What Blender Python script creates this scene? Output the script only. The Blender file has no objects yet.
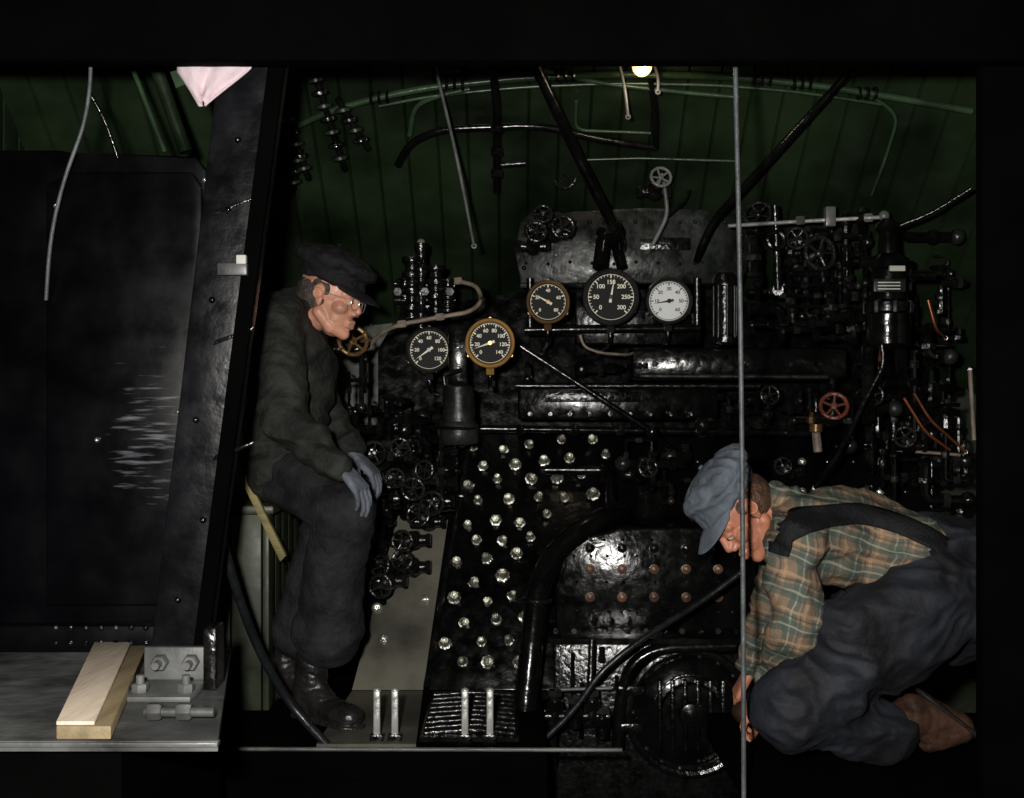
import bpy, bmesh, math, random
from mathutils import Vector, Matrix, noise
from mathutils.bvhtree import BVHTree
random.seed(7)
F=1166.0
# image pixels (u,v) plus an assumed depth y give a world point in metres
def S(u,v,y): return Vector(((u-512)*y/F, y, 1.0+(399-v)*y/F))
def L(p,y): return p*y/F
def yb(v): return 4.683/(1+0.683*(v-399)/F)   # depth of sloping backhead

# ------------------------------------------------------------------ materials
def lin(c): return tuple((x/255/12.92 if x/255<=0.04045 else ((x/255+0.055)/1.055)**2.4) for x in c)+(1,)
def M(name,rgb,rough=0.5,metal=0.0,bump=0.0,bs=20,var=0.3,rvar=0.0,spec=0.5,stretch=(1,1,1),emit=None,coat=0):
    m=bpy.data.materials.new(name); m.use_nodes=True; nt=m.node_tree; N=nt.nodes; K=nt.links
    p=N['Principled BSDF']; col=lin(rgb)
    p.inputs['Roughness'].default_value=rough; p.inputs['Metallic'].default_value=metal
    p.inputs['Specular IOR Level'].default_value=spec
    p.inputs['Coat Weight'].default_value=coat; p.inputs['Coat Roughness'].default_value=0.15
    tc=N.new('ShaderNodeTexCoord'); mp=N.new('ShaderNodeMapping'); mp.inputs['Scale'].default_value=stretch
    K.new(tc.outputs['Object'],mp.inputs[0])
    n=N.new('ShaderNodeTexNoise'); n.inputs['Scale'].default_value=bs; n.inputs['Detail'].default_value=5
    K.new(mp.outputs[0],n.inputs['Vector'])
    n2=N.new('ShaderNodeTexNoise'); n2.inputs['Scale'].default_value=bs*0.25; n2.inputs['Detail'].default_value=4
    K.new(mp.outputs[0],n2.inputs['Vector'])
    r=N.new('ShaderNodeValToRGB'); r.color_ramp.elements[0].position=0.35; r.color_ramp.elements[1].position=0.65
    r.color_ramp.elements[0].color=tuple(c*(1-var) for c in col[:3])+(1,)
    r.color_ramp.elements[1].color=tuple(min(1,c*(1+var)) for c in col[:3])+(1,)
    K.new(n2.outputs['Fac'],r.inputs[0]); K.new(r.outputs[0],p.inputs['Base Color'])
    if rvar:
        mr=N.new('ShaderNodeMapRange'); mr.inputs[1].default_value=0.3; mr.inputs[2].default_value=0.7
        mr.inputs[3].default_value=max(0.05,rough-rvar); mr.inputs[4].default_value=min(1,rough+rvar)
        K.new(n.outputs['Fac'],mr.inputs[0]); K.new(mr.outputs[0],p.inputs['Roughness'])
    if bump:
        b=N.new('ShaderNodeBump'); b.inputs['Strength'].default_value=bump; b.inputs['Distance'].default_value=0.01
        K.new(n.outputs['Fac'],b.inputs['Height']); K.new(b.outputs[0],p.inputs['Normal'])
    if emit:
        p.inputs['Emission Color'].default_value=lin(emit[0]); p.inputs['Emission Strength'].default_value=emit[1]
    return m
oil=M('oily_black_steel',(10,10,10),0.18,0.0,0.22,30,0.5,0.07,0.5)
oil2=M('black_castings',(14,14,14),0.2,0.0,0.3,60,0.6,0.09,0.6)
bhead=M('backhead_black_jacket',(7,7,7),0.22,0.0,0.25,26,0.5,0.1,0.35)
matte=M('matte_black_paint',(4,4,4),0.9,0,0.0,20,0.3,0,0.02)
panelm=M('door_black_enamel',(5,5,7),0.35,0,0.14,9,0.4,0.12,0.2)
postm=M('post_dull_black',(15,15,18),0.38,0,0.45,16,0.8,0.14,0.28)
pgrey=M('greasy_grey_plate',(34,36,33),0.35,0.1,0.35,30,0.5,0.15,0.5)
turret=M('turret_jacket',(19,23,19),0.35,0.1,0.3,20,0.7,0.14,0.35)
tan=M('worn_apron_steel',(80,78,68),0.55,0.1,0.4,12,0.5,0.15)
steel=M('bare_steel',(180,180,176),0.35,0.5,0.4,30,0.4,0.1)
stud=M('staybolt_metal',(215,210,195),0.25,0.85,0.9,60,0.6,0.12,0.8)
lsteel=M('light_grey_steel',(92,93,92),0.5,0.2,0.5,16,0.6,0.2)
brass=M('brass',(146,106,54),0.35,0.6,0.2,40,0.3)
copper=M('copper_pipe',(140,80,52),0.35,0.6,0.2,40,0.4)
wrap=M('lagged_pipe',(124,112,98),0.55,0.1,0.4,80,0.4)
rust=M('red_wheel_paint',(100,48,34),0.45,0,0.2,40,0.4)
rivetm=M('dull_rivet',(96,70,54),0.4,0.2,0.4,60,0.5)
green=M('cab_green_paint',(27,38,23),0.36,0,0.35,8,0.6,0.14,0.4)
green2=M('conduit_green',(48,66,46),0.3,0,0.2,30,0.4,0,0.5)
dgreen=M('dark_green_boards',(38,45,27),0.5,0,0.3,12,0.5,0.1)
yel=M('yellow_wood',(122,112,66),0.6,0,0.2,30,0.3,stretch=(1,1,6))
wood=M('raw_timber_lit',(222,204,182),0.65,0,0.2,14,0.14,stretch=(9,1,9))  # pale copy for the timber's top face, its brightness painted in
wood2=M('raw_timber_shaded',(140,124,94),0.65,0,0.2,14,0.2,stretch=(9,1,9))  # same timber toned darker, shade on the sides put into the colour
pink=M('pink_rag',(222,202,208),0.8,0,0.3,30,0.08)
paper=M('pale_label',(190,190,182),0.6,0,0.1,50,0.2)
dialw=M('dial_white',(215,218,216),0.5,0,0,50,0.03)
dialk=M('dial_black',(14,14,14),0.6,0,0,50,0.1,0,0.2)
inkw=M('dial_ink_cream',(240,236,214),0.6,0,0,50,0.03)
inkk=M('dial_ink_black',(14,14,14),0.6,0,0,50,0.03)
cable=M('grey_cable',(84,88,90),0.5,0.1,0.3,60,0.4)
rubber=M('rubber_hose',(24,26,28),0.35,0,0.2,40,0.3,0.1)
bulbm=M('warm_bulb',(255,225,180),0.3,0,0,5,0,emit=((255,205,145),1.6))
skin=M('skin',(204,146,120),0.45,0,0.2,60,0.22,0.1)
skin2=M('skin_ruddy',(186,122,96),0.45,0,0.2,60,0.28,0.1)
lip=M('lips',(150,82,70),0.4,0,0,30,0.1)
eyew=M('eye_white',(200,192,182),0.2,0,0,5,0.0)
iris=M('iris',(40,36,32),0.15,0,0,5,0)
hairg=M('grey_hair',(74,66,60),0.6,0,0.8,160,0.5)
hairb=M('brown_hair',(78,54,38),0.6,0,0.8,160,0.5)
capk=M('black_cap_cloth',(25,24,26),0.8,0,0.4,120,0.4,0,0.3)
capb=M('denim_cap',(92,100,110),0.85,0,0.5,40,0.35)
jacket=M('dark_denim_jacket',(39,40,37),0.8,0,0.7,60,0.55,spec=0.3)
trous=M('dark_denim_trousers',(32,32,34),0.8,0,0.6,60,0.55,spec=0.3)
overall=M('navy_overalls',(27,29,35),0.72,0,0.6,30,0.7,spec=0.35)
strapm=M('overall_strap',(19,19,22),0.75,0,0.5,110,0.3,0,0.3)
glove=M('work_glove',(94,100,110),0.75,0,0.5,60,0.4)
bootk=M('black_boot',(34,32,32),0.35,0,0.4,50,0.4,0.1)
bootb=M('brown_boot',(62,42,32),0.5,0,0.4,50,0.5,0.1)
solem=M('boot_sole',(26,22,20),0.7,0,0.3,50,0.3)
glass=M('wire_rim',(215,212,205),0.25,0.7)

def plaid():
    m=bpy.data.materials.new('plaid_flannel'); m.use_nodes=True; nt=m.node_tree; N=nt.nodes; K=nt.links
    p=N['Principled BSDF']; p.inputs['Roughness'].default_value=0.85; p.inputs['Specular IOR Level'].default_value=0.2
    tc=N.new('ShaderNodeTexCoord'); mp=N.new('ShaderNodeMapping'); mp.inputs['Rotation'].default_value=(0,math.radians(-14),0)
    K.new(tc.outputs['Object'],mp.inputs[0])
    ns=N.new('ShaderNodeTexNoise'); ns.inputs['Scale'].default_value=6; K.new(mp.outputs[0],ns.inputs['Vector'])
    sc=N.new('ShaderNodeVectorMath'); sc.operation='SCALE'; sc.inputs['Scale'].default_value=0.07; K.new(ns.outputs['Color'],sc.inputs[0])
    ad=N.new('ShaderNodeVectorMath'); ad.operation='ADD'; K.new(mp.outputs[0],ad.inputs[0]); K.new(sc.outputs[0],ad.inputs[1])
    sp=N.new('ShaderNodeSeparateXYZ'); K.new(ad.outputs[0],sp.inputs[0])
    def stripe(ch,per,c,w):
        d=N.new('ShaderNodeMath'); d.operation='DIVIDE'; d.inputs[1].default_value=per; K.new(sp.outputs[ch],d.inputs[0])
        f=N.new('ShaderNodeMath'); f.operation='FRACT'; K.new(d.outputs[0],f.inputs[0])
        q=N.new('ShaderNodeMath'); q.operation='COMPARE'; q.inputs[1].default_value=c; q.inputs[2].default_value=w; K.new(f.outputs[0],q.inputs[0]); return q.outputs[0]
    def mix(prev,fac,col,amt):
        mu=N.new('ShaderNodeMath'); mu.operation='MULTIPLY'; mu.inputs[1].default_value=amt; K.new(fac,mu.inputs[0])
        x=N.new('ShaderNodeMixRGB'); K.new(mu.outputs[0],x.inputs['Fac'])
        if isinstance(prev,tuple): x.inputs['Color1'].default_value=prev
        else: K.new(prev,x.inputs['Color1'])
        x.inputs['Color2'].default_value=lin(col); return x.outputs[0]
    P=0.085
    cur=lin((142,124,104))
    for ch in (0,2):
        cur=mix(cur,stripe(ch,P,0.3,0.2),(70,92,88),0.6)
        cur=mix(cur,stripe(ch,P,0.3,0.03),(186,184,164),0.5)
        cur=mix(cur,stripe(ch,P,0.78,0.05),(196,156,122),0.55)
        cur=mix(cur,stripe(ch,P,0.62,0.03),(60,60,58),0.5)
    n4=N.new('ShaderNodeTexNoise'); n4.inputs['Scale'].default_value=9; K.new(tc.outputs['Object'],n4.inputs['Vector'])
    hs=N.new('ShaderNodeMixRGB'); hs.blend_type='MULTIPLY'; hs.inputs['Fac'].default_value=0.5
    K.new(cur,hs.inputs['Color1']); K.new(n4.outputs['Fac'],hs.inputs['Color2'])
    K.new(hs.outputs[0],p.inputs['Base Color'])
    n=N.new('ShaderNodeTexNoise'); n.inputs['Scale'].default_value=120; K.new(tc.outputs['Object'],n.inputs['Vector'])
    b=N.new('ShaderNodeBump'); b.inputs['Strength'].default_value=0.4; b.inputs['Distance'].default_value=0.005
    K.new(n.outputs['Fac'],b.inputs['Height']); K.new(b.outputs[0],p.inputs['Normal'])
    return m
plaidm=plaid()
# pale horizontal streaks low on the enamel door
doorm=panelm.copy(); doorm.name='door_streaked_enamel'
def pale_streaks():
    nt=doorm.node_tree; N=nt.nodes; K=nt.links; p=N['Principled BSDF']
    tc=N.new('ShaderNodeTexCoord'); mp=N.new('ShaderNodeMapping'); mp.inputs['Scale'].default_value=(9,1,95)
    K.new(tc.outputs['Object'],mp.inputs[0])
    n=N.new('ShaderNodeTexNoise'); n.inputs['Scale'].default_value=1.0; n.inputs['Detail'].default_value=8; K.new(mp.outputs[0],n.inputs['Vector'])
    d=N.new('ShaderNodeVectorMath'); d.operation='SUBTRACT'; d.inputs[1].default_value=(0.12,0,-0.10); K.new(tc.outputs['Object'],d.inputs[0])
    e=N.new('ShaderNodeVectorMath'); e.operation='MULTIPLY'; e.inputs[1].default_value=(5,0,3.0); K.new(d.outputs[0],e.inputs[0])
    ln=N.new('ShaderNodeVectorMath'); ln.operation='LENGTH'; K.new(e.outputs[0],ln.inputs[0])
    mr=N.new('ShaderNodeMapRange'); mr.inputs[1].default_value=0.2; mr.inputs[2].default_value=1.2; mr.inputs[3].default_value=1; mr.inputs[4].default_value=0; K.new(ln.outputs['Value'],mr.inputs[0])
    pw=N.new('ShaderNodeMath'); pw.operation='POWER'; pw.inputs[1].default_value=0.5; K.new(mr.outputs[0],pw.inputs[0])
    mu=N.new('ShaderNodeMath'); mu.operation='MULTIPLY'; K.new(n.outputs['Fac'],mu.inputs[0]); K.new(pw.outputs[0],mu.inputs[1])
    r=N.new('ShaderNodeValToRGB'); r.color_ramp.elements[0].position=0.5; r.color_ramp.elements[1].position=0.68
    K.new(mu.outputs[0],r.inputs[0])
    old=p.inputs['Base Color'].links[0].from_socket
    x=N.new('ShaderNodeMixRGB'); K.new(r.outputs[0],x.inputs['Fac']); K.new(old,x.inputs['Color1']); x.inputs['Color2'].default_value=lin((104,106,112)); K.new(x.outputs[0],p.inputs['Base Color'])
pale_streaks()

# ------------------------------------------------------------------ builder
def frame(ax):
    ax=ax.normalized(); t=Vector((0,0,1)) if abs(ax.z)<0.9 else Vector((1,0,0))
    a=ax.cross(t).normalized(); return ax,a,ax.cross(a).normalized()
class B:
    def __init__(s): s.bm=bmesh.new(); s.mats=[]
    def mi(s,m):
        if m not in s.mats: s.mats.append(m)
        return s.mats.index(m)
    def face(s,vs,i):
        try: f=s.bm.faces.new(vs); f.material_index=i; f.smooth=True
        except ValueError: pass
    def rings(s,rs,i,cap=True,closed=False):
        R=[[s.bm.verts.new(p) for p in r] for r in rs]; n=len(R[0])
        rng=range(len(R)) if closed else range(len(R)-1)
        for k in rng:
            a=R[k]; b=R[(k+1)%len(R)]
            for j in range(n): s.face((a[j],a[(j+1)%n],b[(j+1)%n],b[j]),i)
        if cap and not closed: s.face(R[0][::-1],i); s.face(R[-1],i)
    def lathe(s,o,ax,prof,mat,seg=20,cap=True):
        ax,a,b=frame(Vector(ax)); o=Vector(o); rs=[]
        for r,h in prof:
            rs.append([o+ax*h+(a*math.cos(2*math.pi*j/seg)+b*math.sin(2*math.pi*j/seg))*max(r,1e-4) for j in range(seg)])
        s.rings(rs,s.mi(mat),cap)
    def cyl(s,p0,p1,r0,mat,r1=None,seg=16):
        p0=Vector(p0);p1=Vector(p1); d=(p1-p0).length; r1=r0 if r1 is None else r1; c=min(r0,r1,d)*0.12
        s.lathe(p0,p1-p0,[(r0-c,0),(r0,c),(r1,d-c),(r1-c,d)],mat,seg)
    def nut(s,c,ax,r,h,mat):
        ax=Vector(ax).normalized(); s.lathe(Vector(c)-ax*h/2,ax,[(r*.85,0),(r,h*.15),(r,h*.85),(r*.85,h)],mat,6)
    def sphere(s,c,r,mat,rot=None,seg=16):
        c=Vector(c); r=(r,r,r) if not hasattr(r,'__len__') else r; rot=rot or Matrix.Identity(3); rs=[]
        for k in range(seg//2+1):
            t=math.pi*k/(seg//2); t=min(max(t,0.02),math.pi-0.02)
            rs.append([c+rot@Vector((r[0]*math.sin(t)*math.cos(2*math.pi*j/seg),r[1]*math.sin(t)*math.sin(2*math.pi*j/seg),r[2]*math.cos(t))) for j in range(seg)])
        s.rings(rs,s.mi(mat))
    def torus(s,c,ax,R,r,mat,seg=28,m=8,a0=0,a1=2*math.pi):
        ax,a,b=frame(Vector(ax)); c=Vector(c); full=abs(a1-a0-2*math.pi)<1e-6; rs=[]
        n=seg if full else seg+1
        for k in range(n):
            t=a0+(a1-a0)*k/seg; d=a*math.cos(t)+b*math.sin(t)
            rs.append([c+d*(R+r*math.cos(2*math.pi*j/m))+ax*r*math.sin(2*math.pi*j/m) for j in range(m)])
        s.rings(rs,s.mi(mat),closed=full)
    def tube(s,pts,r,mat,fil=0.04,m=10):
        pts=[Vector(p) for p in pts]; out=[pts[0]]
        for k in range(1,len(pts)-1):
            p=pts[k]; a=pts[k-1]-p; b=pts[k+1]-p; f=min(fil,a.length*.48,b.length*.48)
            A=p+a.normalized()*f; C=p+b.normalized()*f
            for t in (0,.2,.4,.6,.8,1): out.append((1-t)**2*A+2*t*(1-t)*p+t*t*C)
        out.append(pts[-1]); rs=[]
        u=None
        for k,p in enumerate(out):
            d=(out[min(k+1,len(out)-1)]-out[max(k-1,0)])
            if d.length<1e-7: continue
            d.normalize()
            if u is None: _,u,_=frame(d)
            u=(u-d*u.dot(d)).normalized(); w=d.cross(u)
            rs.append([p+(u*math.cos(2*math.pi*j/m)+w*math.sin(2*math.pi*j/m))*r for j in range(m)])
        s.rings(rs,s.mi(mat))
    def prism(s,pts,off,mat,bev=0.0):
        i=s.mi(mat); off=Vector(off); a=[s.bm.verts.new(Vector(p)) for p in pts]; b=[s.bm.verts.new(Vector(p)+off) for p in pts]
        n=len(a)
        s.face(a,i); s.face(b[::-1],i)
        for j in range(n): s.face((a[j],b[j],b[(j+1)%n],a[(j+1)%n]),i)
        if bev:
            es=set()
            for v in a+b:
                for e in v.link_edges: es.add(e)
            bmesh.ops.bevel(s.bm,geom=list(es),offset=bev,segments=2,affect='EDGES',profile=0.5,material=-1)
    def box(s,lo,hi,mat,bev=0.0,rot=None):
        x0,y0,z0=lo; x1,y1,z1=hi; P=[(x0,y0,z0),(x1,y0,z0),(x1,y0,z1),(x0,y0,z1)]
        s.prism(P,(0,y1-y0,0),mat,bev)
    def text(s,t,c,size,mat):
        cu=bpy.data.curves.new('t','FONT'); cu.body=t; cu.size=size; cu.align_x='CENTER'; cu.align_y='CENTER'; cu.extrude=0.0004; cu.offset=size*0.02
        ob=bpy.data.objects.new('t',cu); bpy.context.scene.collection.objects.link(ob)
        dg=bpy.context.evaluated_depsgraph_get(); me=bpy.data.meshes.new_from_object(ob.evaluated_get(dg))
        n0=len(s.bm.faces); me.transform(Matrix.Translation(Vector(c))@Matrix.Rotation(math.pi/2,4,'X')); s.bm.from_mesh(me)
        s.bm.faces.ensure_lookup_table(); i=s.mi(mat)
        for f in s.bm.faces[n0:]: f.material_index=i
        bpy.data.objects.remove(ob)
    def done(s,name,parent=None,recalc=True):
        if recalc: bmesh.ops.recalc_face_normals(s.bm,faces=s.bm.faces[:])
        for e in s.bm.edges:
            if len(e.link_faces)==2 and e.calc_face_angle(0)>math.radians(38): e.smooth=False
        me=bpy.data.meshes.new(name); s.bm.to_mesh(me); s.bm.free()
        return place(me,name,s.mats,parent)
def place(me,name,mats,parent=None):
    for m in mats: me.materials.append(m)
    cs=[v.co for v in me.vertices]
    lo=Vector([min(c[i] for c in cs) for i in range(3)]); hi=Vector([max(c[i] for c in cs) for i in range(3)]); o=(lo+hi)/2
    me.transform(Matrix.Translation(-o)); ob=bpy.data.objects.new(name,me); bpy.context.scene.collection.objects.link(ob)
    ob.location=o
    if parent: 
        ob.parent=parent; ob.matrix_parent_inverse=Matrix.Translation(-parent.location)
    return ob

# ------------------------------------------------------------------ room shell
def ceil_pt(x,s): return Vector((x,4.95-0.766*s,1.35+0.643*s-0.09*(x-0.05)**2))
def ceil_at(u,v,off=0.03):
    k=(399-v)/F; x=0
    for _ in range(4):
        s=(4.95*k-0.35+0.09*(x-0.05)**2)/(0.643+0.766*k); y=4.95-0.766*s; x=(u-512)*y/F
    return ceil_pt(x,s)+Vector((0,-off*0.64,-off*0.77))
b=B(); g=b.mi(green); W=0.11; xs=-1.7
bm=b.bm
while xs<2.0:
    a=xs+0.006; c=xs+W-0.006
    for (x0,x1,d0,d1) in ((xs,a,-0.012,0),(a,c,0,0),(c,xs+W,0,-0.012)):
        nrm=Vector((0,0.64,0.77)); prev=None
        for k in range(9):
            s=-0.15+k*0.3
            p=[bm.verts.new(ceil_pt(x0,s)-nrm*d0),bm.verts.new(ceil_pt(x1,s)-nrm*d1)]
            if prev: b.face((prev[0],prev[1],p[1],p[0]),g)
            prev=p
    xs+=W
b.done('ceiling',recalc=False)
b=B(); b.box((-1.75,4.95,-0.6),(2.1,5.0,1.6),dgreen); b.done('wall_back')
b=B()
for k in range(18): b.box((-1.75,2.9+k*.12,-0.6),(-1.68,3.01+k*.12,2.1),green,0.004)
b.box((-1.8,2.9,-0.6),(-1.745,5.0,2.3),green); b.done('wall_left')
b=B()
for k in range(18): b.box((1.98,2.9+k*.12,-0.6),(2.03,3.01+k*.12,2.1),dgreen,0.004)
b.box((2.025,2.9,-0.6),(2.1,5.0,2.3),dgreen); b.done('wall_right')
# floor: two decks plus lower centre well
b=B(); b.box((-1.7,3.3,-0.08),(0.1,4.95,0.0),matte,0.004); b.box((-1.7,3.3,-0.6),(0.1,3.34,-0.08),matte)
b.box((0.62,2.85,-0.08),(1.98,3.72,0.0),matte,0.004); b.box((0.62,2.85,-0.6),(1.98,2.89,-0.08),matte)
b.box((-1.75,2.0,-0.66),(2.1,4.95,-0.6),matte); b.done('floor')
zh=1+339*2.82/F
b=B(); b.box((-1.9,2.82,zh),(2.1,2.88,2.35),matte,0.005); b.box((-1.9,2.82,2.35),(2.1,3.4,2.39),matte); b.done('added_header')  # added black header, keeps the top edge of the view dark
b=B(); b.box((1.172,2.90,0.0),(1.42,2.95,2.35),matte,0.005); b.done('added_post')  # added black upright, keeps the right edge of the view dark
b=B(); b.tube([S(232,749,3.3),S(622,750,3.3)],0.006,lsteel); b.done('trim_3')

# ------------------------------------------------------------------ boiler backhead
def slab(b,pl,mat,th,fwd=0.0,bev=0.004):
    b.prism([S(u,v,yb(v)-fwd) for u,v in pl],(0,th,0),mat,bev)
b=B()
slab(b,[(385,430),(930,430),(930,700),(360,700)],bhead,0.2,-0.02,0)
b.prism([S(*p) for p in [(378,430,4.7),(378,350,4.75),(400,310,4.8),(520,292,4.8),(760,292,4.8),(860,320,4.8),(930,360,4.8),(930,430,4.7)]],(0,0.1,0),bhead)
slab(b,[(468,434),(636,434),(636,690),(424,690)],bhead,0.05,0.03)
b.tube([S(470,436,4.55),S(426,688,3.96)],0.012,oil2)
for i,v in enumerate([449,466,483,503,523,543,560,580,600,622,643,664]):
    y=yb(v)-0.03; lean=(v-449)*0.13
    for k in range(6):
        u=503+ (k-1)*29 + (14 if i%2 else 0) - lean
        if u<440+ (690-v)*0.13 or u>612 or (v>520 and u>560-(v-520)*0.9 and u>528): continue
        u+=random.uniform(-4,4); vv=v+random.uniform(-4,4)-(k*2)
        c=S(u,vv,y); n=Vector((random.uniform(-.3,.3),-0.8,random.uniform(.25,.75))).normalized()
        q=0.0165+random.uniform(-.004,.003)
        b.lathe(c-n*0.004,n,[(q*1.35,0),(q*1.4,0.006),(q*1.05,0.009),(q,0.026),(q*0.8,0.032),(q*.55,0.024),(0.0005,0.02)],stud,random.choice((6,7,8)))
for u in range(640,930,26):
    for v in (462,492,520):
        if u<690 and v>470: continue
        c=S(u+(v%5)*3,v,yb(v)+0.02); b.sphere(c,(0.018,0.014,0.018),stud if (u//26+v)%3==0 else oil,seg=10)
b.done('boiler_backhead')

# steam turret cover with rivets
b=B()
P=[(520,222),(530,212),(560,211),(575,214),(640,208),(700,210),(738,214),(758,230),(752,262),(740,284),(520,284),(514,250)]
b.prism([S(u,v,4.4) for u,v in P],(0,0.16,0),turret,0.008)
for u in range(530,750,15): b.sphere(S(u,220+(u%3),4.395),0.008,turret,seg=10)
for u in range(526,745,22): b.sphere(S(u,262+(u%3),4.395),0.007,turret,seg=8)
for u in (524,742): 
    for v in (235,250,268): b.sphere(S(u,v,4.395),0.009,turret,seg=10)
b.box(S(640,250,4.385),S(690,238,4.4),oil2,0.003)
b.done('steam_turret_cover')

b=B(); b.box(S(632,380,4.3),S(832,350,4.52),oil,0.02)
b.tube([S(640,376,4.28),S(828,377,4.28)],0.009,pgrey)
for u in (655,700,745,790,820): b.nut(S(u,364,4.29),(0,-1,0),0.012,0.02,oil2)
b.cyl(S(840,365,4.42),S(828,365,4.42),0.05,oil2)
b.done('feedwater_tank')
b=B(); b.box(S(518,420,4.4),S(706,388,4.68),bhead,0.012); b.tube([S(515,386,4.4),S(760,386,4.4)],0.012,oil2)
for u in range(530,700,20): b.nut(S(u,414,4.39),(0,-1,0),0.010,0.016,oil2)
b.box(S(545,402,4.38),S(640,392,4.4),oil2,0.003); b.done('backhead_shelf')
b=B(); b.tube([S(330,430,4.35),S(430,428,4.38),S(810,433,4.4)],0.015,oil)
for u in (360,415,470,520,575,620,700,745,790):
    b.nut(S(u,430,4.38),(1,0,0),0.024,0.03,oil2); b.tube([S(u,430,4.38),S(u,434,4.62)],0.01,oil)
b.done('steam_header_pipe')

# tan apron plate
b=B()
b.prism([S(398,516,yb(516)-0.05),S(448,520,yb(520)-0.05),S(423,690,3.95),S(352,690,3.95)],(0,0.03,0),tan)
x=[S(352,690,3.95),S(423,690,3.95)]
b.prism([Vector((x[0].x,3.95,0.012)),Vector((x[1].x,3.95,0.012)),Vector((-0.275,3.34,0.012)),Vector((-0.56,3.34,0.012))],(0,0,-0.011),tan)
for u,v in ((377,608),(418,566),(384,640),(425,600)): b.sphere(S(u,v,yb(v)-0.055),(0.02,0.014,0.02),stud,seg=12)
b.done('apron_plate')
# ribbed tread
b=B(); b.box((-0.27,3.4,0.0),(0.02,3.93,0.012),oil)
for k in range(9):
    y=3.44+k*0.055; b.tube([(-0.26,y,0.015),(-0.12,y+0.02,0.02),(0.01,y-0.01,0.015)],0.012,oil2)
b.done('tread_plate')
for u in (377,395,465,490):
    b=B(); y=3.38; x=(u-512)*y/F; h=0.155
    b.box((x-0.010,y-0.009,0.0),(x+0.010,y+0.009,h),steel,0.004); b.box((x-0.02,y-0.016,0.0),(x+0.02,y+0.016,0.03),oil2,0.003)
    b.sphere((x,y,h),(0.012,0.009,0.008),steel,seg=10); b.done('grate_shaker_lever')

# fire door housing
b=B()
P=[(556,640),(556,590),(566,556),(588,536),(622,528),(700,527),(738,534),(756,560),(756,640)]
b.prism([S(u,v,3.98) for u,v in P],(0,0.34,0),oil,0.012)
for v,mm in ((548,oil2),(569,rivetm),(597,rivetm)):
    for k,u in enumerate(range(590,745,32)):
        n=Vector((0,-1,0)); b.lathe(S(u,v,3.98),n,[(0.017,0),(0.017,0.004),(0.012,0.006),(0.011,0.014),(0.0005,0.018)],mm,10)
for v in (540,556,582,612):
    for u in range(575,750,16): b.sphere(S(u+random.uniform(-3,3),v,3.978),0.006,pgrey if u%3==0 else oil2,seg=8)
b.box(S(548,642,3.78),S(760,622,4.1),oil,0.01)
for u in range(556,756,18): b.nut(S(u,631,3.78),(0,-1,0),0.011,0.014,pgrey if u%4 else oil2)
b.box((0.14,3.86,-0.6),(0.80,4.2,S(0,642,3.86).z),oil2,0.01)
b.tube([S(618,748,3.8),S(620,700,3.8),S(632,662,3.8),S(660,648,3.8),S(735,646,3.8)],0.022,oil,0.09)
b.tube([S(545,470,4.4),S(610,470,4.4),S(612,520,4.1)],0.02,oil,0.05)
b.done('firebox_door_housing')
b=B(); c=S(692,716,3.76); R=L(64,3.76)
b.lathe(c+Vector((0,0.1,0)),(0,-1,0),[(R,0),(R,0.04),(R*.93,0.055),(R*.86,0.045),(R*.80,0.06),(R*.5,0.075),(R*.44,0.065),(R*.2,0.07),(R*.18,0.1),(0.001,0.11)],oil,40)
b.torus(c+Vector((0,0.04,0)),(0,1,0),R*0.97,0.014,oil2,40)
for k in range(18):
    t=k*math.pi/9; b.sphere(c+Vector((math.cos(t)*R*.9,0.045,math.sin(t)*R*.9)),0.009,pgrey,seg=8)
for k in range(6):
    t=-0.9+k*0.36; b.box((c.x+t*R*0.55-0.006,c.y-0.0,c.z-R*0.55),(c.x+t*R*0.55+0.006,c.y+0.03,c.z+R*0.55),oil2,0.003)
b.torus(c+Vector((0,0.03,0)),(0,1,0),R*0.6,0.006,oil2,20,8,math.pi*0.1+math.pi,math.pi*1.9)
b.box(c+Vector((-R*1.15,0.02,-0.06)),c+Vector((-R*.75,0.07,-0.03)),oil2,0.005)
b.box(c+Vector((-R*1.15,0.02,0.06)),c+Vector((-R*.75,0.07,0.09)),oil2,0.005)
b.done('firebox_door')
b=B(); b.tube([S(522,745,3.75),S(530,660,3.8),S(537,590,3.88),S(556,550,3.95),S(590,524,4.0),S(622,512,4.15)],L(12,3.85),oil,0.1,14)
b.torus(S(536,600,3.87),(0.05,0,1),L(13,3.85),0.01,oil2); b.torus(S(524,720,3.76),(0.05,0,1),L(13,3.85),0.01,oil2)
b.done('stoker_steam_pipe')
b=B()
for u,v in ((555,705),(575,712),(592,705),(602,722)):
    b.cyl(S(u,v+16,3.7),S(u,v-14,3.7),0.02,oil2); b.nut(S(u,v,3.7),(0,0,1),0.03,0.03,oil); b.nut(S(u,v-12,3.7),(0,0,1),0.024,0.02,pgrey)
b.tube([S(545,716,3.7),S(610,716,3.7)],0.016,oil2); b.tube([S(548,690,3.72),S(612,688,3.72)],0.006,lsteel)
b.tube([S(590,690,3.7),S(592,640,3.75)],0.012,oil2); b.tube([S(552,720,3.7),S(552,760,3.7),S(552,770,3.86)],0.016,oil2)
b.done('injector_valve')

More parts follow.
